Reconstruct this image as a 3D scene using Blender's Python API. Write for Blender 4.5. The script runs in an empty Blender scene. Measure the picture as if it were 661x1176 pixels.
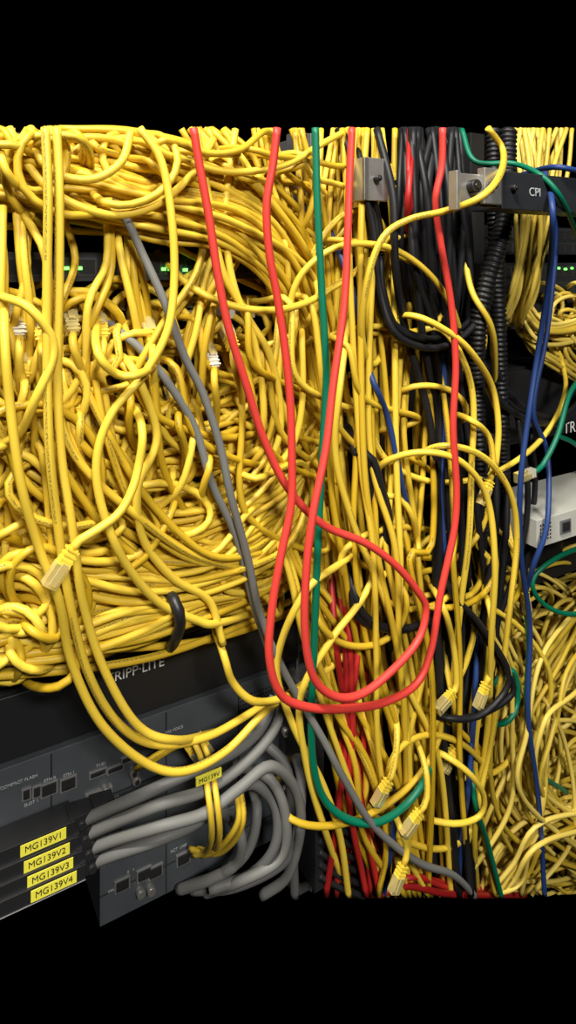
import bpy, math, random
import numpy as np
from mathutils import Vector, Matrix
random.seed(7); rng=np.random.default_rng(11)
F=760.0; HZ=300.0; CX=330.5; ZC=1.5
A=np.array([-0.1826,0.42,0.0]); U=np.array([0.863,0.505,0.0]); U/=np.linalg.norm(U)
N=np.array([U[1],-U[0],0.0]); ZV=np.array([0,0,1.0])
NA=float(N@A)
def P(px,py,h=0.0):
    D=np.array([(px-CX)/F,1.0,(HZ-py)/F]); t=(h+NA)/float(N@D)
    X=D*t; X[2]+=ZC; return X
def SZ(px,py,h=0.0):
    X=P(px,py,h); return float((X-A)@U), float(X[2])
def R(s,h,z):
    X=A+U*s+N*h; X=X.copy(); X[2]=z; return X

# ---------------- materials
def newmat(name,col,rough=0.4,metal=0.0,spec=0.5,bump=0,noise=0,nscale=60,emit=None,trans=0):
    m=bpy.data.materials.new(name); m.use_nodes=True; nt=m.node_tree; b=nt.nodes['Principled BSDF']
    b.inputs['Base Color'].default_value=(*col,1); b.inputs['Roughness'].default_value=rough
    b.inputs['Metallic'].default_value=metal; b.inputs['Specular IOR Level'].default_value=spec
    if trans: b.inputs['Transmission Weight'].default_value=trans
    if emit: b.inputs['Emission Color'].default_value=(*emit,1); b.inputs['Emission Strength'].default_value=4
    if noise:
        tc=nt.nodes.new('ShaderNodeTexCoord'); n=nt.nodes.new('ShaderNodeTexNoise'); n.inputs['Scale'].default_value=nscale
        n.inputs['Detail'].default_value=5
        nt.links.new(tc.outputs['Object'],n.inputs['Vector'])
        mx=nt.nodes.new('ShaderNodeMix'); mx.data_type='RGBA'
        mx.inputs['A'].default_value=(*[c*(1-noise) for c in col],1); mx.inputs['B'].default_value=(*[min(1,c*(1+noise)) for c in col],1)
        nt.links.new(n.outputs['Fac'],mx.inputs['Factor']); nt.links.new(mx.outputs['Result'],b.inputs['Base Color'])
    return m
def cablemat(name,c1,c2,rough=0.46,ink=True,spec=0.38):
    m=bpy.data.materials.new(name); m.use_nodes=True; nt=m.node_tree; b=nt.nodes['Principled BSDF']; L=nt.links.new
    at=nt.nodes.new('ShaderNodeAttribute'); at.attribute_name='tint'
    mx=nt.nodes.new('ShaderNodeMix'); mx.data_type='RGBA'
    mx.inputs['A'].default_value=(*c1,1); mx.inputs['B'].default_value=(*c2,1)
    L(at.outputs['Fac'],mx.inputs['Factor']); out=mx.outputs['Result']
    if ink:
        uv=nt.nodes.new('ShaderNodeUVMap'); sp=nt.nodes.new('ShaderNodeSeparateXYZ'); L(uv.outputs['UV'],sp.inputs[0])
        def M(op,a,bv=None):
            n=nt.nodes.new('ShaderNodeMath'); n.operation=op
            if hasattr(a,'links'): L(a,n.inputs[0])
            else: n.inputs[0].default_value=a
            if bv is not None:
                if hasattr(bv,'links'): L(bv,n.inputs[1])
                else: n.inputs[1].default_value=bv
            return n.outputs[0]
        band=M('COMPARE',sp.outputs['X'],0.5); band.node.inputs[2].default_value=0.045
        win=M('LESS_THAN',M('FRACT',M('MULTIPLY',sp.outputs['Y'],7.0)),0.6)
        wn=nt.nodes.new('ShaderNodeTexNoise'); wn.inputs['Scale'].default_value=1.0; wn.inputs['Detail'].default_value=1
        cb=nt.nodes.new('ShaderNodeCombineXYZ'); L(M('MULTIPLY',sp.outputs['Y'],900.0),cb.inputs[1]); L(M('MULTIPLY',sp.outputs['X'],30.0),cb.inputs[0])
        L(cb.outputs[0],wn.inputs['Vector'])
        k=M('MULTIPLY',M('MULTIPLY',band,win),M('GREATER_THAN',wn.outputs['Fac'],0.48))
        k=M('MULTIPLY',k,0.65)
        m2=nt.nodes.new('ShaderNodeMix'); m2.data_type='RGBA'; L(k,m2.inputs['Factor']); L(out,m2.inputs['A']); m2.inputs['B'].default_value=(0.03,0.03,0.03,1)
        out=m2.outputs['Result']
    L(out,b.inputs['Base Color']); b.inputs['Roughness'].default_value=rough; b.inputs['Specular IOR Level'].default_value=spec
    return m
YEL=cablemat('yellow_pvc',(0.52,0.325,0.010),(0.79,0.565,0.055))
YELT=cablemat('yellow_pvc_thin',(0.48,0.33,0.022),(0.76,0.58,0.12),ink=False)
RED=cablemat('red_pvc',(0.56,0.035,0.024),(0.66,0.058,0.045),ink=False)
DRED=cablemat('dark_red_pvc',(0.28,0.01,0.01),(0.52,0.025,0.02),ink=False)
GRN=cablemat('green_pvc',(0.0,0.11,0.055),(0.0,0.17,0.09),ink=False)
BLU=cablemat('blue_pvc',(0.012,0.03,0.12),(0.02,0.055,0.2),ink=False)
GRY=cablemat('grey_pvc',(0.12,0.12,0.115),(0.18,0.18,0.165),ink=False,rough=.55,spec=.3)
BLK=cablemat('black_pvc',(0.006,0.006,0.007),(0.014,0.014,0.016),ink=False,rough=.5,spec=.3)
CLEAR=newmat('clear_plug_plastic',(0.72,0.60,0.24),0.15,trans=0.5)
YBOOT=newmat('yellow_boot',(0.80,0.58,0.05),0.4)
GOLD=newmat('gold_contact',(0.8,0.55,0.2),0.3,1)
WBOOT=newmat('white_boot',(0.55,0.52,0.42),0.4)
BMET=newmat('black_painted_steel',(0.010,0.010,0.011),0.35,0,noise=.4)
CHAR=newmat('charcoal_painted_steel',(0.020,0.022,0.025),0.42,0.2,noise=.3)
ROUT=newmat('blue_grey_painted_steel',(0.060,0.067,0.074),0.45,0.1,noise=.2)
STEEL=newmat('zinc_steel',(0.5,0.49,0.46),0.35,0.8,noise=.25,nscale=90)
DST=newmat('dull_steel',(0.16,0.16,0.16),0.45,0.6,noise=.3)
PSTEEL=newmat('port_shield_steel',(0.22,0.22,0.22),0.4,0.5)
DIMP=newmat('dim_port_frame',(0.03,0.03,0.032),0.5)
HOLE=newmat('port_cavity',(0.003,0.003,0.003),0.8)
BEIGE=newmat('light_enamel',(0.45,0.45,0.40),0.5,noise=.06)
WHT=newmat('white_print',(0.75,0.75,0.72),0.5)
GPRT=newmat('grey_print',(0.4,0.41,0.42),0.5)
LBL=newmat('yellow_label',(0.74,0.68,0.06),0.45)
PRT=newmat('black_print',(0.01,0.01,0.01),0.5)
LED=newmat('green_led',(0.1,0.9,0.1),0.4,emit=(0.15,1.0,0.1))
PLAS=newmat('black_plastic',(0.012,0.012,0.013),0.45)
CORR=newmat('corrugated_black_plastic',(0.009,0.009,0.010),0.45,spec=.35)

# ---------------- mesh bag
class Bag:
    def __init__(s,name,mats): s.name=name; s.mats=mats; s.v=[];s.f=[];s.m=[];s.t=[];s.uv=[];s.n=0; s.sm=[]
    def tube(s,pts,r,mat=0,tint=None,sides=8,step=0.006,rfun=None):
        pts=np.array(pts,float)
        if tint is None: tint=random.random()
        ext=np.vstack([2*pts[0]-pts[1],pts,2*pts[-1]-pts[-2]]); out=[]
        for i in range(1,len(ext)-2):
            p0,p1,p2,p3=ext[i-1:i+3]; L=np.linalg.norm(p2-p1); k=max(2,int(L/step))
            t=np.linspace(0,1,k,endpoint=False)[:,None]
            out.append(0.5*((2*p1)+(-p0+p2)*t+(2*p0-5*p1+4*p2-p3)*t*t+(-p0+3*p1-3*p2+p3)*t**3))
        out.append(ext[-2][None]); C=np.vstack(out)
        T=np.gradient(C,axis=0); T/= (np.linalg.norm(T,axis=1)[:,None]+1e-12)
        a=np.cross(T[0],[0.3,0.9,0.2]); a/=np.linalg.norm(a); X=[a]
        for i in range(1,len(C)):
            a=a-T[i]*(a@T[i]); a/=np.linalg.norm(a)+1e-12; X.append(a)
        X=np.array(X); Y=np.cross(T,X)
        ang=np.arange(sides+1)/sides*2*math.pi+random.random()*6.28
        acc=np.concatenate([[0],np.cumsum(np.linalg.norm(np.diff(C,axis=0),axis=1))])+random.random()
        rr=np.full(len(C),r) if rfun is None else r*rfun(acc)
        base=s.n
        ca=np.cos(ang[:sides]); sa=np.sin(ang[:sides])
        V=C[:,None,:]+rr[:,None,None]*(X[:,None,:]*ca[None,:,None]+Y[:,None,:]*sa[None,:,None])
        s.v.append(V.reshape(-1,3)); s.n+=len(C)*sides; s.t+= [tint]*(len(C)*sides)
        for i in range(len(C)-1):
            for j in range(sides):
                j2=(j+1)%sides
                s.f.append((base+i*sides+j,base+i*sides+j2,base+(i+1)*sides+j2,base+(i+1)*sides+j)); s.m.append(mat); s.sm.append(True)
                u0=j/sides;u1=(j+1)/sides
                s.uv+=[(u0,acc[i]),(u1,acc[i]),(u1,acc[i+1]),(u0,acc[i+1])]
        for rng_ in (range(sides-1,-1,-1),range((len(C)-1)*sides,len(C)*sides)):
            s.f.append(tuple(base+k for k in rng_)); s.m.append(mat); s.sm.append(False); s.uv+=[(0,0)]*sides
        return C,T
    def box(s,o,X,Y,Z,d,mat=0,taper=1.0,tint=.5):
        o=np.array(o,float); b=s.n; vs=[]
        for y in(-.5,.5):
            k=taper if y>0 else 1
            for x,z in((-.5,-.5),(.5,-.5),(.5,.5),(-.5,.5)):
                vs.append(o+X*x*d[0]*k+Y*y*d[1]+Z*z*d[2]*k)
        s.v.append(np.array(vs)); s.n+=8; s.t+=[tint]*8
        for f in((3,2,1,0),(4,5,6,7),(0,1,5,4),(1,2,6,5),(2,3,7,6),(3,0,4,7)):
            s.f.append(tuple(b+i for i in f)); s.m.append(mat); s.sm.append(False); s.uv+=[(0,0)]*4
    def rbox(s,s0,s1,z0,z1,h0,h1,mat=0):
        c=R((s0+s1)/2,(h0+h1)/2,(z0+z1)/2); s.box(c,U,N,ZV,(s1-s0,h1-h0,z1-z0),mat)
    def cyl(s,o,ax,r,l,mat=0,sides=16,r2=None):
        o=np.array(o,float); ax=np.array(ax)/np.linalg.norm(ax)
        s.tube([o-ax*l/2,o+ax*l/2],r,mat,.5,sides,1.0)
    def plug(s,p,d,boot=1,body=2,contact=3,sc=1.0,roll=None):
        p=np.array(p,float); d=np.array(d,float); d/=np.linalg.norm(d)
        ref=roll if roll is not None else N*1.0
        Z=ref-d*(ref@d); Z/=np.linalg.norm(Z); X=np.cross(d,Z)
        s.box(p+d*0.006*sc,X,-d,Z,(0.0105*sc,0.014*sc,0.009*sc),boot,0.65)
        for k in range(3): s.box(p+d*(0.001+0.004*k)*sc,X,d,Z,(0.0105*sc,0.0016*sc,0.0088*sc),boot)
        s.box(p+d*0.0215*sc,X,d,Z,(0.0117*sc,0.018*sc,0.0082*sc),body)
        s.box(p+d*0.019*sc+Z*0.0062*sc,X,d,(Z+d*0.12),(0.0055*sc,0.017*sc,0.0014*sc),body)
        s.box(p+d*0.0255*sc-Z*0.0040*sc,X,d,Z,(0.0088*sc,0.006*sc,0.0008*sc),contact)
        for k in range(-3,4): s.box(p+d*0.0275*sc+X*k*0.0011*sc-Z*0.0044*sc,X,d,Z,(0.0005*sc,0.005*sc,0.0008*sc),contact)
    def build(s,bevel=0):
        me=bpy.data.meshes.new(s.name); V=np.vstack(s.v)
        c=(V.min(0)+V.max(0))/2
        me.from_pydata((V-c).tolist(),[],s.f)
        for m in s.mats: me.materials.append(m)
        me.polygons.foreach_set('material_index',s.m); me.polygons.foreach_set('use_smooth',s.sm)
        a=me.attributes.new('tint','FLOAT','POINT'); a.data.foreach_set('value',s.t)
        uv=me.uv_layers.new(name='UVMap'); uv.data.foreach_set('uv',np.array(s.uv,dtype=np.float32).ravel())
        me.update(); ob=bpy.data.objects.new(s.name,me); ob.location=c; bpy.context.collection.objects.link(ob)
        if bevel:
            b=ob.modifiers.new('b','BEVEL'); b.width=bevel; b.segments=2; b.limit_method='ANGLE'
        return ob
def text(body,pos,size,mat,parent,X=None,Yv=None,name='print'):
    cu=bpy.data.curves.new(name,'FONT'); cu.body=body; cu.size=size; cu.align_x='CENTER'; cu.align_y='CENTER'; cu.extrude=0.00008
    o=bpy.data.objects.new(name,cu); bpy.context.collection.objects.link(o)
    X=U if X is None else X; Yv=ZV if Yv is None else Yv; Z=np.cross(X,Yv)
    M=Matrix(((X[0],Yv[0],Z[0],pos[0]),(X[1],Yv[1],Z[1],pos[1]),(X[2],Yv[2],Z[2],pos[2]),(0,0,0,1)))
    bpy.context.view_layer.update()
    dg=bpy.context.evaluated_depsgraph_get(); me=bpy.data.meshes.new_from_object(o.evaluated_get(dg))
    me.materials.clear(); me.materials.append(mat)
    t=bpy.data.objects.new(name,me); bpy.context.collection.objects.link(t); bpy.data.objects.remove(o)
    t.parent=parent; t.matrix_parent_inverse=Matrix.Identity(4)
    t.matrix_basis=parent.matrix_basis.inverted()@M
    return t
def refl(y):
    if y<151: y=302-y
    if y>1027: y=2054-y
    return y
def path(pts): return [P(*p) for p in pts]
RAD=0.00240

def bundle(bag,pts,n,sp,hj=0.012,jit=3,r=RAD,mat=0,step=0.007,sides=7,ymax=3000,wav=.3):
    k=len(pts); sps=sp if isinstance(sp,(list,tuple)) else [sp]*k
    for _ in range(n):
        a=rng.uniform(-1,1); hh=rng.uniform(-1,1); q=[]
        ph=rng.uniform(0,6.28); drift=rng.normal(0,.45)
        for i,(x,y,h) in enumerate(pts):
            i0=max(0,i-1); i1=min(k-1,i+1); tx=pts[i1][0]-pts[i0][0]; ty=pts[i1][1]-pts[i0][1]; l=math.hypot(tx,ty)+1e-6
            o=(a+drift*(i/(k-1)-.5)+wav*math.sin(ph+i*1.6))*sps[i]
            nx,ny=-ty/l,tx/l
            X=x+nx*o+rng.normal(0,jit); Y=y+ny*o+rng.normal(0,jit)
            if y<=150 or y>=1028: Y=y
            else: Y=refl(Y)
            if Y>ymax: Y=ymax-(Y-ymax)*.5
            q.append(P(X,Y,h+hh*hj+rng.normal(0,.002)))
        bag.tube(q,r*rng.uniform(.93,1.07),mat,step=step,sides=sides)
def loops(bag,n,cx,cy,rad,h,r=RAD,mat=0,flat=1.0,step=.006,sides=8,dive=.0,ymax=2000):
    for _ in range(n):
        x0=rng.uniform(*cx); y0=rng.uniform(*cy); ra=rng.uniform(*rad); e=rng.uniform(.45,1)*flat; rot=rng.normal(0,.7)
        st=rng.uniform(0,6.28); tot=rng.uniform(3,6.0)*rng.choice([-1,1]); hb=rng.uniform(*h); hs=rng.normal(0,.006); q=[]
        m=int(abs(tot)/.65)+2; w=rng.normal(0,.06)
        for i in range(m):
            f=i/(m-1); t=st+tot*f; rr=ra*(1+w*math.sin(2*t)+.3*f)
            X=rr*math.cos(t)+ra*.5*f; Y=rr*e*math.sin(t)
            px=x0+X*math.cos(rot)-Y*math.sin(rot); py=y0+X*math.sin(rot)+Y*math.cos(rot)
            hh=hb+hs*math.sin(t)
            ed=min(i,m-1-i)
            if ed==0: hh=dive
            elif ed==1: hh=dive+(hh-dive)*.75
            if py>ymax: py=ymax-(py-ymax)*.3
            q.append(P(px,refl(py),hh))
        bag.tube(q,r,mat,step=step,sides=sides)

# ---------------- devices
def switch(px0,px1,py,hgt,pxr=0,h=0.0,leds=(),name='network_switch',rows=2):
    s0,_=SZ(px0,py); s1,_=SZ(px1,py); _,z1=SZ(pxr,py); z0=z1-hgt
    b=Bag(name,[CHAR,HOLE,DIMP,LED]); b.rbox(s0,s1,z0,z1,h-0.12,h)
    s=s0+0.012
    while s<s1-0.016:
        for k in range(rows):
            zz=z0+hgt*(k+.5)/rows
            b.rbox(s,s+0.0118,zz-0.0055,zz+0.0055,h-.002,h+0.0006,2)
            b.rbox(s+.001,s+0.0108,zz-0.0045,zz+0.0045,h-.002,h+0.0009,1)
        s+=0.0142
    for (lx,ly) in leds:
        ls,lz=SZ(lx,ly,h); lz=min(max(lz,z0+.002),z1-.002)
        b.rbox(ls-.0013,ls+.0013,lz-.0010,lz+.0010,h-.001,h+0.0022,3)
    return b.build()
U1=0.0444
switch(-120,338,150,0.03)
switch(-120,338,290,.018,h=.034,rows=1,leds=[(70,308),(76,308),(83,308),(91,308),(187,309),(194,309),(201,309),(212,310),(224,311),(229,311)])
switch(-120,338,345,.03)
switch(-120,338,395,.03)
switch(-120,338,455,U1)
switch(-120,338,540,U1)
switch(-120,338,628,U1)
switch(-120,338,708,U1*.9,h=.012,leds=[(2,722),(6,736)])
_,zt=SZ(0,790); s1,_=SZ(352,700)
b=Bag('rack_power_distribution_unit',[BMET,PLAS,STEEL,WHT])
b.rbox(-0.2,s1,zt-U1*1.02,zt,-0.2,0.004,0)
b.rbox(-0.2,s1-.012,zt-U1*.98,zt-.003,0.003,0.007,1)
for dz in(-.008,-.036): b.cyl(R(s1-.006,0.006,zt+dz),N,0.003,0.004,2)
pdu=b.build(0.0006)
sx,zx=SZ(156,770,.0075); text('TRIPP·LITE',R(sx,.0076,zx),0.0090,WHT,pdu,name='printed_logo')
sx,zx=SZ(284,713,.0075)
b=Bag('label',[WHT]); b.rbox(sx-.010,sx+.010,zx-.0035,zx+.0035,.007,.0075); lb=b.build(); lb.parent=pdu; lb.location=Vector(lb.location)-Vector(pdu.location)
text('PDU3',R(sx,.0078,zx),0.006,PRT,pdu,name='printed_label')
def router(zt,hgt,sL=-.2,name='voice_gateway_router'):
    b=Bag(name,[ROUT,HOLE,PSTEEL,CHAR,LED,BMET,STEEL])
    s1,_=SZ(336,800); b.rbox(sL,s1-.016,zt-hgt,zt-.001,-0.2,0.006,0)
    b.rbox(s1-.018,s1,zt-hgt+.001,zt-.003,-.003,0.001,3)
    for k in range(int(hgt/U1*2)):
        zz=zt-.010-k*.0222
        if zz>zt-hgt+.004: b.cyl(R(s1-.008,.002,zz),N,.0032,.004,6); b.cyl(R(s1-.008,.0042,zz),N,.0014,.001,1)
    b.rbox(sL,s1-.02,zt-hgt*.5-.0005,zt-hgt*.5+.0005,.005,.0064,1)
    for s in (.03,.108,.165):
        if s>sL: b.rbox(s-.0005,s+.0005,zt-hgt+.001,zt-.002,.005,.0064,1)
    return b,s1
zr=zt-U1*1.06
b,s1=router(zr,U1*2.0)
def port(b,px,py,w=.011,hh=.009,h=.006):
    s,z=SZ(px,py,h); b.rbox(s-w/2,s+w/2,z-hh/2,z+hh/2,h-.001,h+.0014,2); b.rbox(s-w/2+.0011,s+w/2-.0011,z-hh/2+.0011,z+hh/2-.0011,h,h+.0019,1)
    b.rbox(s-w/5,s+w/5,z-hh/2+.0011,z-hh/2+.0026,h,h+.0019,1)
for p in [(30,911),(42,908)]: port(b,*p,w=.006,hh=.008)
for p in [(56,905),(78,899)]: port(b,*p)
for p in [(112,887),(148,870),(132,882)]: port(b,p[0],p[1],w=.012,hh=.005)
for p in [(120,905),(155,893),(152,884)]:
    s,z=SZ(*p,.006); b.cyl(R(s,.008,z),N,.003,.006,6); b.cyl(R(s,.0113,z),N,.0016,.001,1)
s,z=SZ(113,914,.006); b.rbox(s-.009,s+.009,z-.005,z+.005,.005,.0085,6); b.cyl(R(s,.010,z),N,.0038,.005,6); b.cyl(R(s,.0127,z),N,.002,.001,1)
for k in range(26):
    s=.166+.0024*k
    for j in range(5):
        if s<s1-.022: b.rbox(s,s+.0014,zr-.012-j*.0032,zr-.0104-j*.0032,.005,.0063,1)
for k in range(4):
    s,z=SZ(8,902,.006); b.cyl(R(s+.004*k-.004,.0065,z),N,.0009,.0015,2,8)
r1=b.build(0.0005)
for (tx,ty,tt) in [(57,895,'ETH 0'),(79,889,'ETH 1'),(116,878,'T1/E1'),(36,922,'SLOT 1'),(150,861,'FXS'),(200,838,'FXS VOICE'),(128,918,'ENABLE'),(22,898,'COMPACT FLASH'),(90,925,'CONSOLE'),(180,865,'VWIC 2')]:
    s,z=SZ(tx,ty,.0065); text(tt,R(s,.0066,z),.0028,GPRT,r1,name='printed_marking')
zr2=zr-U1*2.03
b,s1=router(zr2,U1*.92,sL=SZ(112,1000)[0])
for p in [(165,1003),(178,1000),(140,1015),(210,985)]: port(b,*p)
for p in [(160,1022),(172,1019)]:
    s,z=SZ(*p,.006); b.cyl(R(s,.008,z),N,.003,.006,6)
r2=b.build(0.0005)
for (tx,ty,tt) in [(150,1000,'0   1'),(205,974,'ACT  LNK'),(130,1022,'VWIC')]:
    s,z=SZ(tx,ty,.0065); text(tt,R(s,.0066,z),.0028,GPRT,r2,name='printed_marking')

b=Bag('rack_post',[DST,HOLE,DST])
s0,_=SZ(340,800,.004); s1p,_=SZ(357,800,.004); _,ztop=SZ(345,152,.004); _,zbot=SZ(345,1028,.004)
b.rbox(s0,s1p,zbot,ztop,-.012,.004,0); b.rbox(s1p-.002,s1p,zbot,ztop,-.06,.006,2); b.rbox(s0-.001,s0+.001,zbot,ztop,-.01,.006,2)
z=zbot+.01
while z<ztop-.01:
    b.rbox((s0+s1p)/2-.0042,(s0+s1p)/2+.003,z,z+.0095,.003,.0046,1); z+=.0159
b.build(.0004)
b=Bag('vertical_cable_manager',[PLAS,HOLE,STEEL])
def plate(x0,x1,y0,y1,h0,h1,m=0):
    s0,z1=SZ(x0,y0,h1); s1,_=SZ(x1,y0,h1); _,z0=SZ(x0,y1,h1); b.rbox(s0,s1,z0,z1,h0,h1,m)
plate(412,442,505,720,-.0,.045); plate(360,372,152,1027,-.05,-.03); plate(488,552,740,828,0,.04)
plate(540,556,152,1027,-.04,-.02); plate(495,545,925,1000,-.0,.035)
plate(362,470,806,815,-.01,.045,2)
plate(362,372,815,1026,-.02,.045,0); plate(412,420,905,1026,-.02,.045,0)
for k in range(8):
    y=925+k*13.5
    b.tube(path([(366,y-14,.045),(390,y,.047),(417,y+10,.045)]),.0024,0,sides=6)
b.build(.0004)

b=Bag('cable_runway_bracket',[STEEL,CHAR,PLAS,BMET])
H=.12
def plate2(x0,x1,y0,y1,h0,h1,m=0):
    s0,z1=SZ(x0,y0,h1); s1,_=SZ(x1,y0,h1); _,z0=SZ(x0,y1,h1); b.rbox(s0,s1,z0,z1,h0,h1,m)
plate2(576,720,196,240,H-.03,H,1)
plate2(524,571,198,236,H-.004,H-.002,0); plate2(524,528,195,241,H-.004,H+.004,0); plate2(556,576,192,234,H-.004,H+.003,0)
plate2(418,446,180,230,.066,.069,0); plate2(418,424,180,230,.05,.069,0)
plate2(447,575,206,220,.03,.038,3)
for (x,y,hh,rr) in [(543,214,H,.0048),(564,213,H+.004,.003),(588,216,H,.0025),(432,205,.070,.0025)]:
    X=P(x,y,hh); b.cyl(X,N,rr,.008,2,16); b.cyl(X+N*.004,N,rr*.55,.002,3,6)
cb=b.build(.0008)
text('CPI',P(614,221,H+.0004),.009,GPRT,cb,name='printed_logo')

switch(560,760,258,.03,pxr=620,h=-.03)
switch(560,760,302,.036,pxr=620,h=-.02,leds=[(632,308),(640,308),(648,309),(655,308)])
switch(560,760,345,.032,pxr=620,h=-.03)
b=Bag('rack_power_distribution_unit',[BMET,PLAS,STEEL])
s0,z1=SZ(566,425,0.0); s1,_=SZ(760,430,0.0); _,z0=SZ(566,515,0)
b.rbox(s0,s1,z0,z1,-.2,0,0); b.rbox(s0+.014,s1,z0+.003,z1-.003,-.01,.005,1)
for dz in(.01,.05): b.cyl(R(s0+.007,.002,z0+dz),N,.003,.004,2)
pd2=b.build(.0006)
s,z=SZ(666,489,.006); text('TRIPP·LITE',R(s+.010,.0062,z),.0165,WHT,pd2,name='printed_logo')
b=Bag('rack_blanking_panel',[BMET]); s0,z1=SZ(566,640,-.02); s1,_=SZ(760,640,-.02); _,z0=SZ(566,690,-.02)
b.rbox(s0,s1,z0,z1,-.1,-.02,0); b.build(.0005)
b=Bag('media_converter',[BEIGE,HOLE,PSTEEL])
s0,z1=SZ(616,598,.07); s1,_=SZ(740,600,.07); _,z0=SZ(616,630,.07)
b.rbox(s0,s1,z0,z1,0,.07,0)
for i in range(5):
    for j in range(5): b.rbox(s0+.004+i*.0032,s0+.0058+i*.0032,z0+.005+j*.0032,z0+.0068+j*.0032,.0695,.0703,1)
b.rbox(s0+.030,s0+.044,z0+.006,z0+.018,.0695,.0715,2); b.rbox(s0+.032,s0+.042,z0+.008,z0+.016,.0695,.072,1)
b.build(.001)

# ---------------- yellow masses (left)
Y=Bag('yellow_patch_cable_bundle',[YEL,YBOOT,CLEAR,GOLD,WBOOT])
for (py0,n) in [(160,16),(180,14),(352,17),(368,17),(400,17),(416,17),(466,15),(486,15),(550,14),(572,12),(640,10)]:
    for i in range(n):
        s=-.03+.0142*1.15*i+rng.normal(0,.001)
        if s>.215: continue
        _,z=SZ(0,py0); a=R(s,0.0,z); d=rng.choice([-1,1],p=[.35,.65])
        up=py0<200; low=py0>540
        out=rng.uniform(.025,.065)
        q=[a,a+N*out*.55]
        q.append(a+N*out+U*d*.010+ZV*rng.uniform(-.008,.0))
        drop=rng.uniform(.005,.02) if up else (rng.uniform(.005,.03) if low else rng.uniform(.02,.08))
        q.append(a+N*out*1.05+U*d*rng.uniform(.012,.03)+ZV*(-drop))
        ex=rng.uniform(.03,.09)
        q.append(a+N*out*.8+U*(d*ex)+ZV*(-drop*1.6))
        e=P(rng.uniform(300,400),min(685,max(230,HZ+(py0-HZ)*.75+rng.uniform(30,150))),rng.uniform(.005,.03))
        if d>0 or rng.random()<.5:
            m=(q[-1]+e)/2+ZV*(-rng.uniform(.0,.02))+N*rng.uniform(0,.02); q+= [m,e]
        else: q.append(q[-1]+U*(-.06)-ZV*(.0 if (up or low) else .05))
        Y.tube(q,RAD*.98,0,step=.006,sides=8)
        if rng.random()<.7:
            Y.box(a+N*.012,U,N,ZV,(.0105,.024,.009),int(rng.choice([1,2,4])),.8)
bundle(Y,[(20,235,.05),(25,300,.06),(22,360,.06),(12,440,.05)],7,[26,26,30,30])
bundle(Y,[(100,235,.05),(110,300,.05),(90,350,.06),(60,440,.05),(40,520,.03)],3,[26,24,34,34,34])
bundle(Y,[(150,250,.05),(152,300,.06),(160,360,.06),(175,460,.04)],4,[18,16,25,30])
bundle(Y,[(255,262,.04),(240,320,.05),(215,380,.055),(190,450,.05),(170,540,.03)],8,[30,20,30,34,30])
bundle(Y,[(-20,205,.035),(90,220,.045),(180,240,.05),(270,266,.05),(335,325,.04),(362,420,.03),(375,600,.02)],38,[28,28,26,28,28,26,22])
bundle(Y,[(60,148,.02),(150,185,.03),(240,215,.035),(310,260,.04),(350,340,.035),(375,480,.03),(395,700,.02)],28,[30,34,32,30,26,24,24])
bundle(Y,[(-25,165,.02),(60,195,.03),(150,205,.04),(240,225,.045),(310,270,.045),(345,360,.03),(360,500,.02)],16,[15,20,20,20,20,20,20])
bundle(Y,[(235,148,.02),(262,190,.03),(290,250,.035),(325,320,.03),(350,420,.03),(370,600,.02),(385,760,.02)],17,[25,26,22,22,20,20,20])
bundle(Y,[(330,148,.02),(345,250,.03),(350,380,.03),(365,520,.025),(380,700,.02)],14,[30,28,26,22,20])
bundle(Y,[(-25,640,.03),(60,655,.045),(150,668,.05),(240,655,.05),(310,620,.045),(345,560,.03),(360,450,.02)],40,[26,26,24,22,26,24,22],ymax=710)
bundle(Y,[(-20,500,.02),(60,575,.04),(150,610,.045),(240,600,.045),(320,555,.04),(360,480,.03)],26,[36,36,34,34,30,24])
bundle(Y,[(-30,735,.04),(60,738,.05),(150,718,.05),(230,694,.045),(300,672,.03),(350,630,.03)],32,[30,26,20,15,12,18],ymax=778)
bundle(Y,[(-20,420,.02),(60,470,.03),(150,495,.04),(240,490,.04),(320,470,.035),(365,520,.03)],16,[36,36,40,40,30,24])
bundle(Y,[(60,430,.05),(90,520,.06),(150,600,.06),(230,650,.055),(310,650,.04)],12,[40,36,30,26,20])
loops(Y,56,(-20,230),(400,610),(30,75),(.03,.07),ymax=700)
loops(Y,44,(-30,55),(660,740),(30,50),(.035,.07),ymax=788)
loops(Y,12,(-20,250),(175,205),(35,55),(.04,.07),ymax=280)
loops(Y,12,(-20,250),(355,390),(28,50),(.03,.06))
loops(Y,10,(180,330),(340,600),(40,80),(.02,.05))
for (x,y,k) in [(22,384,4),(84,380,2),(118,386,1),(48,392,1),(246,420,4),(28,432,1),(150,446,2),(92,470,1),(205,470,1),(268,398,1),(60,505,1),(175,392,1),(110,520,1),(240,520,1)]:
    q=[(x+rng.normal(0,25),y+110,.02),(x+rng.normal(0,6),y+55,.06),(x,y+18,.07),(x,y+4,.062)]
    Y.tube(path(q),RAD,0,sides=8)
    Y.plug(P(x,y+2,.060),-N*.9+ZV*.9,k,2,3,.72)
Y.build()

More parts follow.
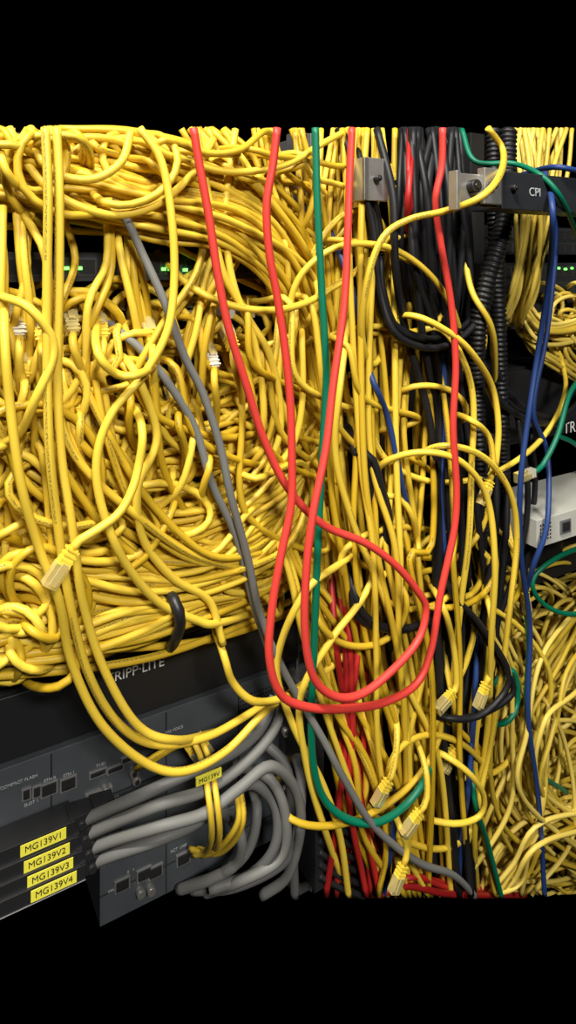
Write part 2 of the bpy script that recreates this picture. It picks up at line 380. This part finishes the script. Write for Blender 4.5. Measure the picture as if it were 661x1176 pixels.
Y2=Bag('yellow_patch_cable_bundle',[YEL,YBOOT,CLEAR,GOLD])
for cx0,n,top,x1,x2 in [(395,13,148,410,436),(425,8,148,442,466),(448,8,270,460,484),(492,6,375,492,500),(530,5,375,536,532)]:
    bundle(Y2,[(cx0,top,.03),(cx0+3,top+120,.045),(cx0+8,(top+1000)/2-60,.05),(x1,640,.055),(x1+8,760,.05),(x2,880,.045),(x2+12,1028,.03)],n,[20,20,18,20,22,26,32],hj=.02,jit=4,wav=.5)
bundle(Y2,[(300,560,.03),(330,640,.045),(370,720,.05),(400,800,.05),(430,900,.05),(460,1028,.04)],9,[14,16,20,24,26,28],wav=.5,jit=4)
bundle(Y2,[(380,700,.03),(395,800,.05),(425,880,.055),(440,960,.055),(460,1028,.05)],8,[14,20,26,28,34],wav=.5,jit=4)
loops(Y2,9,(380,510),(300,480),(45,95),(.045,.07))
loops(Y2,18,(390,520),(560,900),(45,85),(.04,.07))
Y2.build()

Y3=Bag('yellow_patch_cable_bundle',[YELT,YBOOT,CLEAR,GOLD])
bundle(Y3,[(622,148,.02),(620,200,.03),(612,270,.03),(600,330,.02),(588,372,.0)],24,[26,22,18,14,10],hj=.02,jit=2,sides=6)
bundle(Y3,[(600,375,.0),(618,400,.02),(640,415,.02),(680,440,.01)],8,8,sides=6)
bundle(Y3,[(590,345,.0),(630,385,.02),(690,370,.0)],8,10,sides=6)
loops(Y3,26,(620,700),(330,420),(12,30),(-.01,.02),r=.0022,sides=6,dive=-.02)
loops(Y3,330,(550,750),(690,1010),(28,75),(-.07,.03),r=.0022,sides=6,dive=-.06)
bundle(Y3,[(560,690,.02),(585,760,.02),(600,850,.02),(590,940,.02),(560,1028,.0)],26,[20,30,40,45,45],hj=.03,jit=6,sides=6,r=.0022)
bundle(Y3,[(700,690,.0),(640,760,.02),(600,830,.03),(610,920,.02),(700,990,.0)],30,[30,40,40,40,40],hj=.03,jit=7,sides=6,r=.0022)
bundle(Y3,[(560,1028,.0),(590,1000,.01),(630,960,.02),(720,930,.0)],20,[25,30,35,30],hj=.03,jit=6,sides=6,r=.0022)
Y3.build()

# ---------------- individual foreground cables
def cable(name,pts,mat,r=RAD,tint=None,plug=None,boot=YBOOT,sides=12,extra=None):
    b=Bag(name,[mat,boot,CLEAR,GOLD]); C,T=b.tube(path(pts),r,0,tint,sides,.004)
    if plug: b.plug(C[-1],T[-1],1,2,3,plug)
    return b.build()
R1=[(222,147),(229,190),(240,250),(249,310),(262,375),(282,440),(303,505),(330,560),(370,602),(420,624),(455,650),(480,680),(489,700),(480,735),(450,770),(415,797),(385,800),(360,778),(350,725),(352,650),(360,585),(374,515),(382,445),(395,350),(399,270),(401,210),(404,147)]
R1h=[.08]*6+[.08,.082,.088,.094,.098,.100,.100,.102,.104,.104,.104,.104,.104,.104,.102,.098,.094,.09,.088,.086,.085]
cable('red_patch_cable',[(x,y,h) for (x,y),h in zip(R1,R1h)],RED,.0026,.6)
R2=[(318,147),(313,190),(306,235),(309,290),(318,340),(327,400),(333,460),(335,530),(334,580),(322,640),(312,700),(309,755),(322,797),(352,812),(395,814),(440,807),(478,785),(495,745),(506,680),(521,610),(524,560),(520,490),(523,420),(518,350),(506,280),(500,230),(507,190),(508,147)]
cable('red_patch_cable',[(x,y,.094-.004*math.sin(i*.35)) for i,(x,y) in enumerate(R2)],RED,.0026,.5)
cable('green_patch_cable',[(362,147,.07),(364,230,.07),(369,330,.07),(374,430,.07),(370,520,.07),(365,620,.07),(361,730,.07),(357,840,.065),(366,905,.065),(392,937,.07),(430,945,.075),(465,925,.075),(490,890,.07),(500,850,.03)],GRN,.0026,.6)
cable('grey_patch_cable',[(103,210,.03),(140,245,.06),(165,295,.065),(190,350,.07),(212,410,.07),(232,450,.07),(252,510,.07),(265,570,.07),(284,640,.065),(300,710,.06),(328,775,.06),(370,848,.07),(395,895,.075),(430,950,.075),(480,990,.07),(520,1005,.06),(545,1029,.05)],GRY,.0026,.7)
cable('grey_patch_cable',[(80,330,.0),(130,375,.05),(165,405,.062),(200,450,.066),(225,495,.066),(243,555,.066),(272,620,.062),(290,690,.055),(312,760,.05),(318,800,.04)],GRY,.0026,.9)
yl=[
 [(52,147,.08),(55,220,.085),(54,320,.085),(54,420,.085),(57,520,.085),(66,600,.08),(78,680,.075),(100,770,.07),(135,830,.06),(180,855,.055),(240,845,.05),(300,812,.045),(350,790,.04),(380,765,.0)],
 [(65,147,.075),(68,220,.08),(68,320,.08),(66,420,.08),(70,520,.08),(82,600,.08),(95,690,.075),(120,770,.07),(160,835,.065),(205,850,.06),(250,840,.02)],
 [(160,147,.07),(185,185,.075),(197,250,.078),(200,320,.078),(192,380,.08),(165,430,.08),(130,472,.08),(112,520,.08),(115,575,.08),(140,640,.078),(180,690,.07),(225,712,.065),(250,716,.06),(300,700,.03)],
 [(5,300,.03),(5,380,.08),(12,470,.085),(25,560,.085),(45,630,.08),(68,690,.08),(82,760,.075),(115,830,.07),(165,875,.065),(210,886,.065),(260,862,.06),(310,812,.055),(370,770,.04),(420,720,.03)],
 [(235,690,.03),(256,750,.06),(268,785,.06),(295,806,.06),(335,796,.055),(390,757,.05),(425,715,.04),(440,660,.03)],
 [(35,147,.05),(48,185,.065),(75,203,.07),(110,205,.072),(140,185,.07),(150,150,.06)],
 [(10,147,.05),(40,200,.06),(80,232,.07),(130,247,.07),(180,235,.068),(220,200,.06),(245,160,.04)],
 [(160,150,.05),(205,180,.06),(262,197,.06),(325,190,.06),(370,165,.05),(400,149,.03)],
 [(180,290,.02),(225,333,.06),(285,355,.065),(345,350,.065),(400,318,.06),(440,280,.06),(455,240,.05),(450,190,.02)],
 [(225,148,.05),(240,230,.055),(255,310,.06),(285,370,.06),(300,440,.06),(300,500,.055),(275,560,.02)],
 [(270,149,.04),(258,250,.055),(272,340,.06),(310,410,.06),(322,490,.055),(300,570,.05),(312,680,.02)],
 [(560,147,.10),(577,172,.10),(574,200,.125),(552,226,.13),(512,242,.11),(470,252,.09),(440,272,.085),(422,320,.08),(415,380,.07),(425,418,.06),(440,400,.05),(444,340,.03),(446,270,.0)],
 [(420,372,-.01),(448,364,.05),(480,364,.08),(520,385,.09),(545,410,.09),(565,445,.08),(572,490,.08),(569,535,.08)],
 [(455,410,-.01),(475,385,.05),(505,378,.07),(530,410,.08),(543,460,.08),(541,540,.08),(538,620,.08),(528,700,.07),(520,790,.06),(524,850,.06)],
 [(415,580,.0),(432,540,.05),(460,523,.07),(500,520,.085),(535,535,.09),(560,575,.09),(568,650,.09),(564,730,.08),(560,830,.06),(545,930,.05),(520,1028,.03)],
 [(450,560,.0),(475,527,.05),(510,512,.08),(555,525,.09),(585,565,.09),(593,620,.085),(585,700,.08),(575,780,.07),(562,860,.06),(545,950,.05),(548,1028,.02)],
 [(405,330,.03),(392,430,.07),(385,520,.07),(405,600,.07),(445,700,.07),(470,800,.06),(470,900,.05),(455,1028,.03)],
 [(475,540,-.01),(440,600,.04),(400,640,.065),(350,680,.07),(318,760,.06),(335,830,.06),(370,900,.06),(390,960,.06),(400,1028,.05)],
 [(480,520,-.01),(455,600,.05),(420,680,.065),(380,735,.07),(345,800,.065),(352,880,.06),(375,960,.055),(400,1028,.04)],
 [(522,190,-.02),(530,260,.04),(540,330,.07),(565,380,.08),(568,450,.04)],
 [(118,400,.0),(150,420,.07),(180,500,.075),(158,560,.075),(165,620,.07),(200,665,.065),(240,690,.06),(256,740,.06)],
 [(0,340,.07),(35,355,.085),(62,400,.085),(40,460,.085),(20,500,.07),(-10,510,.06)],
 [(120,330,.0),(110,395,.08),(135,430,.085),(170,425,.08),(190,400,.0)],
 [(530,640,.03),(545,700,.06),(535,760,.06),(500,830,.06),(485,900,.05),(480,935,.02)],
]
for i,q in enumerate(yl): cable('yellow_patch_cable',q,YEL,.0025,.65+.35*random.random(),sides=12)
cable('yellow_patch_cable',[(120,430,.0),(160,480,.075),(158,540,.085),(140,585,.09),(112,608,.092),(92,620,.092),(84,630,.092)],YEL,.0025,.8,plug=.70)
for q in [[(500,470,.0),(535,480,.08),(560,500,.085),(566,535,.085),(562,552,.085)],
          [(470,640,.0),(505,690,.07),(520,740,.07),(524,785,.07),(520,795,.07)],
          [(540,640,.02),(562,700,.07),(565,760,.07),(558,785,.07)],
          [(500,700,.02),(515,780,.06),(526,840,.06),(522,858,.06)],
          [(440,760,.02),(455,830,.06),(452,880,.07),(446,896,.07)],
          [(455,800,.02),(485,870,.07),(490,915,.08),(482,932,.08)],
          [(430,880,.02),(455,940,.07),(467,975,.075),(463,993,.075)],
          [(575,560,.03),(590,640,.055),(600,670,.055),(602,680,.055)]]:
    cable('yellow_patch_cable',q,YEL,.0024,.8,plug=.64)
for dx in (0,9):
    cable('yellow_patch_cable',[(222+dx,850,.035),(232+dx,875,.045),(240+dx,920,.065),(243+dx,960,.06),(236+dx,978,.03),(222+dx,982,.015)],YEL,.0020,.6)
    cable('yellow_patch_cable',[(270+dx*.6,905,.055),(274+dx*.6,940,.06),(260+dx,965,.05),(240+dx,980,.03),(218+dx,975,.012)],YEL,.0020,.5)
b=Bag('yellow_patch_cable',[YEL,YBOOT,CLEAR,GOLD])
for p,q in [((216,853,.03),(232,905,.03)),((228,848,.03),(243,900,.03))]:
    C,T=b.tube(path([(p[0]-60,p[1]+30,.02),(p[0]-25,p[1]+8,.035),(p[0],p[1],.035)]),.0020)
    b.plug(P(*p),P(q[0],q[1]-30,.02)-P(*p),1,2,3,.7)
b.build()
cable('green_patch_cable',[(530,149,.05),(545,185,.07),(590,188,.09),(625,205,.12),(650,240,.12),(668,290,.06)],GRN,.0022,.5)
cable('green_patch_cable',[(680,420,.05),(655,450,.06),(640,500,.07),(622,535,.07),(612,542,.07)],GRN,.0023,.6,plug=.7,boot=WBOOT)
cable('green_patch_cable',[(640,500,.03),(665,515,.03),(690,560,.02)],GRN,.0023,.5)
cable('green_patch_cable',[(690,620,.03),(640,640,.05),(612,665,.05),(620,690,.05),(650,705,.05),(690,700,.03)],GRN,.0022,.5)
cable('green_patch_cable',[(540,860,.04),(545,920,.06),(560,970,.05),(575,1029,.04)],GRN,.0023,.6)
cable('green_patch_cable',[(545,830,.02),(580,830,.05),(594,805,.05),(588,770,.05),(560,790,.04)],GRN,.0023,.6)
cable('green_patch_cable',[(595,640,.05),(606,730,.055),(604,810,.05),(615,880,.045),(650,910,.03)],GRN,.0021,.6)
for q in [[(624,193,.08),(634,240,.13),(630,320,.10),(618,400,.08),(606,480,.08),(597,560,.08),(598,640,.07),(608,720,.06),(606,820,.06),(618,920,.05),(625,1028,.04)],
          [(634,240,.06),(638,280,.06),(628,380,.06),(612,470,.06),(628,520,.06),(628,600,.075),(612,650,.07),(600,690,.05)],
          [(600,200,.06),(640,192,.12),(690,205,.12)],
          [(400,360,.0),(425,430,.065),(445,480,.065),(462,560,.065),(480,640,.05),(470,720,.02)],
          [(372,250,.02),(400,320,.06),(425,430,.06)],
          [(542,820,.05),(538,900,.06),(530,960,.05),(525,1029,.04)],
          [(548,720,.05),(545,800,.06),(540,880,.05),(538,940,.03)],
          [(458,840,.0),(455,900,.05),(452,950,.065),(440,1028,.05)],
          [(508,395,.06),(510,480,.06),(505,560,.06),(510,640,.06),(512,740,.02)]]:
    cable('blue_patch_cable',q,BLU,.0023,.5)
K=Bag('black_power_cable_bundle',[BLK])
bundle(K,[(478,148,.04),(480,220,.06),(486,300,.06),(498,380,.05),(508,480,.045),(512,600,.045),(515,720,.04),(520,850,.04),(528,1028,.03)],22,[24,24,22,20,18,18,18,18,18],r=.0030,hj=.02)
bundle(K,[(515,148,.03),(520,230,.05),(522,320,.05),(520,430,.04),(540,560,.04),(560,700,.03),(565,840,.0)],11,[16,14,14,14,14,12,12],r=.0030,hj=.02)
bundle(K,[(395,149,.03),(418,200,.06),(432,260,.065),(435,330,.065),(455,380,.07),(500,392,.07),(540,375,.07),(560,330,.06),(562,250,.03)],4,6,r=.0028,hj=.006)
bundle(K,[(380,440,-.02),(402,505,.06),(428,535,.07),(438,590,.07),(442,650,.065),(452,740,.05),(470,850,.0)],3,6,r=.0030,hj=.008)
bundle(K,[(385,610,.0),(398,660,.05),(412,705,.06),(450,722,.06),(490,712,.05),(520,680,.02)],2,5,r=.0028,hj=.008)
bundle(K,[(490,600,.02),(510,670,.06),(545,715,.07),(580,765,.075),(585,800,.075),(550,822,.07),(505,822,.06),(480,800,.0)],2,4,r=.0027,hj=.004)
bundle(K,[(560,330,.04),(566,420,.05),(590,470,.05),(640,480,.04),(680,440,.03)],3,6,r=.0029,hj=.01)
bundle(K,[(600,480,.04),(612,560,.05),(605,640,.05),(585,720,.04)],2,8,r=.0026,hj=.01)
bundle(K,[(575,500,.04),(575,600,.05),(565,700,.05),(555,800,.04),(550,900,.0)],5,10,r=.003,hj=.01)
K.build()
for q in [[(583,149,.06),(582,200,.065),(577,260,.075),(560,320,.075),(548,380,.07),(546,450,.06),(550,540,.055),(560,660,.04),(570,780,.02)],
          [(566,149,.045),(568,220,.05),(570,300,.05),(572,400,.05),(575,500,.045),(575,640,.02)]]:
    b=Bag('corrugated_conduit',[CORR]); b.tube(path(q),.0070,0,.5,16,.0009,rfun=lambda a:1+.09*np.sign(np.sin(a*6.283/.0042)))
    b.build()
D=Bag('red_patch_cable_bundle',[DRED])
bundle(D,[(395,640,.02),(400,740,.045),(402,830,.048),(408,920,.048),(420,1028,.04)],15,[14,16,16,22,30],hj=.012)
bundle(D,[(470,149,.05),(469,200,.08),(468,245,.08),(470,300,.03)],2,3)
bundle(D,[(430,1028,.04),(470,1008,.05),(520,1018,.04),(600,1028,.0)],3,7)
D.build()
T=Bag('grey_telephone_trunk_cable',[GRY])
gr=[[(92,944,.018),(118,932,.030),(160,914,.05),(220,886,.055),(270,862,.055),(300,835,.05),(315,800,.045)],
    [(96,960,.020),(122,948,.032),(180,925,.055),(240,905,.055),(290,868,.055),(318,830,.05),(322,790,.045)],
    [(100,977,.022),(126,966,.034),(180,950,.055),(235,934,.06),(275,905,.06),(310,880,.06),(338,905,.055),(345,950,.05),(330,1005,.04),(300,1029,.03)],
    [(104,993,.024),(130,982,.036),(180,965,.05),(225,945,.05),(262,915,.045),(290,900,.045),(315,925,.05),(316,970,.05),(290,1003,.04),(240,1022,.03)],
    [(340,868,.04),(346,900,.045),(342,950,.045),(325,990,.04),(270,1018,.03),(220,1022,.01)],
    [(285,890,.01),(295,930,.04),(285,975,.04),(255,1003,.035),(215,1018,.01)],
    [(270,880,.02),(310,895,.05),(328,940,.055),(322,985,.05),(275,1012,.04),(235,1026,.01)],
    [(300,850,.02),(330,885,.035),(335,960,.035),(338,1028,.03)],
    [(250,925,.015),(275,955,.045),(272,990,.04),(240,1010,.03),(205,1022,.01)]]
for q in gr: T.tube(path(q),.0036,0,None,12,.004)
T.build()
for i,(x,y) in enumerate([(52,966),(56,984),(60,1001),(64,1017)]):
    b=Bag('trunk_cable_connector',[PLAS,LBL,PSTEEL])
    h=.026+.002*i; s,z=SZ(x,y,h)
    b.rbox(s-.034,s+.018,z-.0048,z+.0048,.007,h,0)
    b.rbox(s-.034,s+.018,z-.0048,z-.0044,.007,h+.0006,2)
    b.box(R(s+.024,h-.008,z+.001),ZV,U,N,(.0100,.018,.015),0,.8)
    b.box(R(s+.037,h-.008,z+.002),ZV,U,N,(.0100,.014,.011),0,.85)
    b.cyl(R(s+.022,h+.001,z+.001),N,.0026,.003,0)
    b.rbox(s-.0145,s+.0125,z-.0036,z+.0036,h,h+.0004,1)
    o=b.build(.0006); text('MG139V%d'%(i+1),R(s-.001,h+.0005,z),.0054,PRT,o,name='printed_label')
b=Bag('cable_tag',[LBL]); s,z=SZ(240,893,.060); b.rbox(s-.009,s+.009,z-.003,z+.003,.0585,.060); o=b.build(.0004)
text('MG139V',R(s,.0603,z),.0040,PRT,o,name='printed_label')
b=Bag('hook_and_loop_strap',[PLAS]); b.tube(path([(185,752,.0),(198,740,.055),(207,715,.07),(200,690,.07),(180,668,.02)]),.0036,0,.5,8)
b.build()

# ---------------- lights
def area(name,loc,tgt,sx,sy,e,col):
    l=bpy.data.lights.new(name,'AREA'); l.shape='RECTANGLE'; l.size=sx; l.size_y=sy; l.energy=e; l.color=col
    o=bpy.data.objects.new(name,l); bpy.context.collection.objects.link(o); o.location=loc
    o.rotation_euler=(Vector(tgt)-Vector(loc)).to_track_quat('-Z','Y').to_euler()
area('fill_light',(-.25,-.25,2.75),(0,.5,1.35),.5,.15,46,(1,.96,.88))
area('fill_light',(.6,-1.2,2.5),(0.1,.5,1.25),.5,.2,42,(1,.96,.9))  # added fill lamp behind the camera, brightens the cable fronts; not a known fixture
w=bpy.data.worlds.new('w'); bpy.context.scene.world=w; w.use_nodes=True; w.node_tree.nodes['Background'].inputs[0].default_value=(0,0,0,1)
cam=bpy.data.cameras.new('camera'); co=bpy.data.objects.new('camera',cam); bpy.context.collection.objects.link(co)
co.location=(0,0,ZC); co.rotation_euler=(math.pi/2,0,0); cam.sensor_fit='VERTICAL'; cam.sensor_height=36; cam.sensor_width=36
cam.lens=F/1176*36; cam.shift_y=-288/1176; cam.clip_start=.01
bpy.context.scene.camera=co
bpy.context.scene.view_settings.view_transform='Standard'
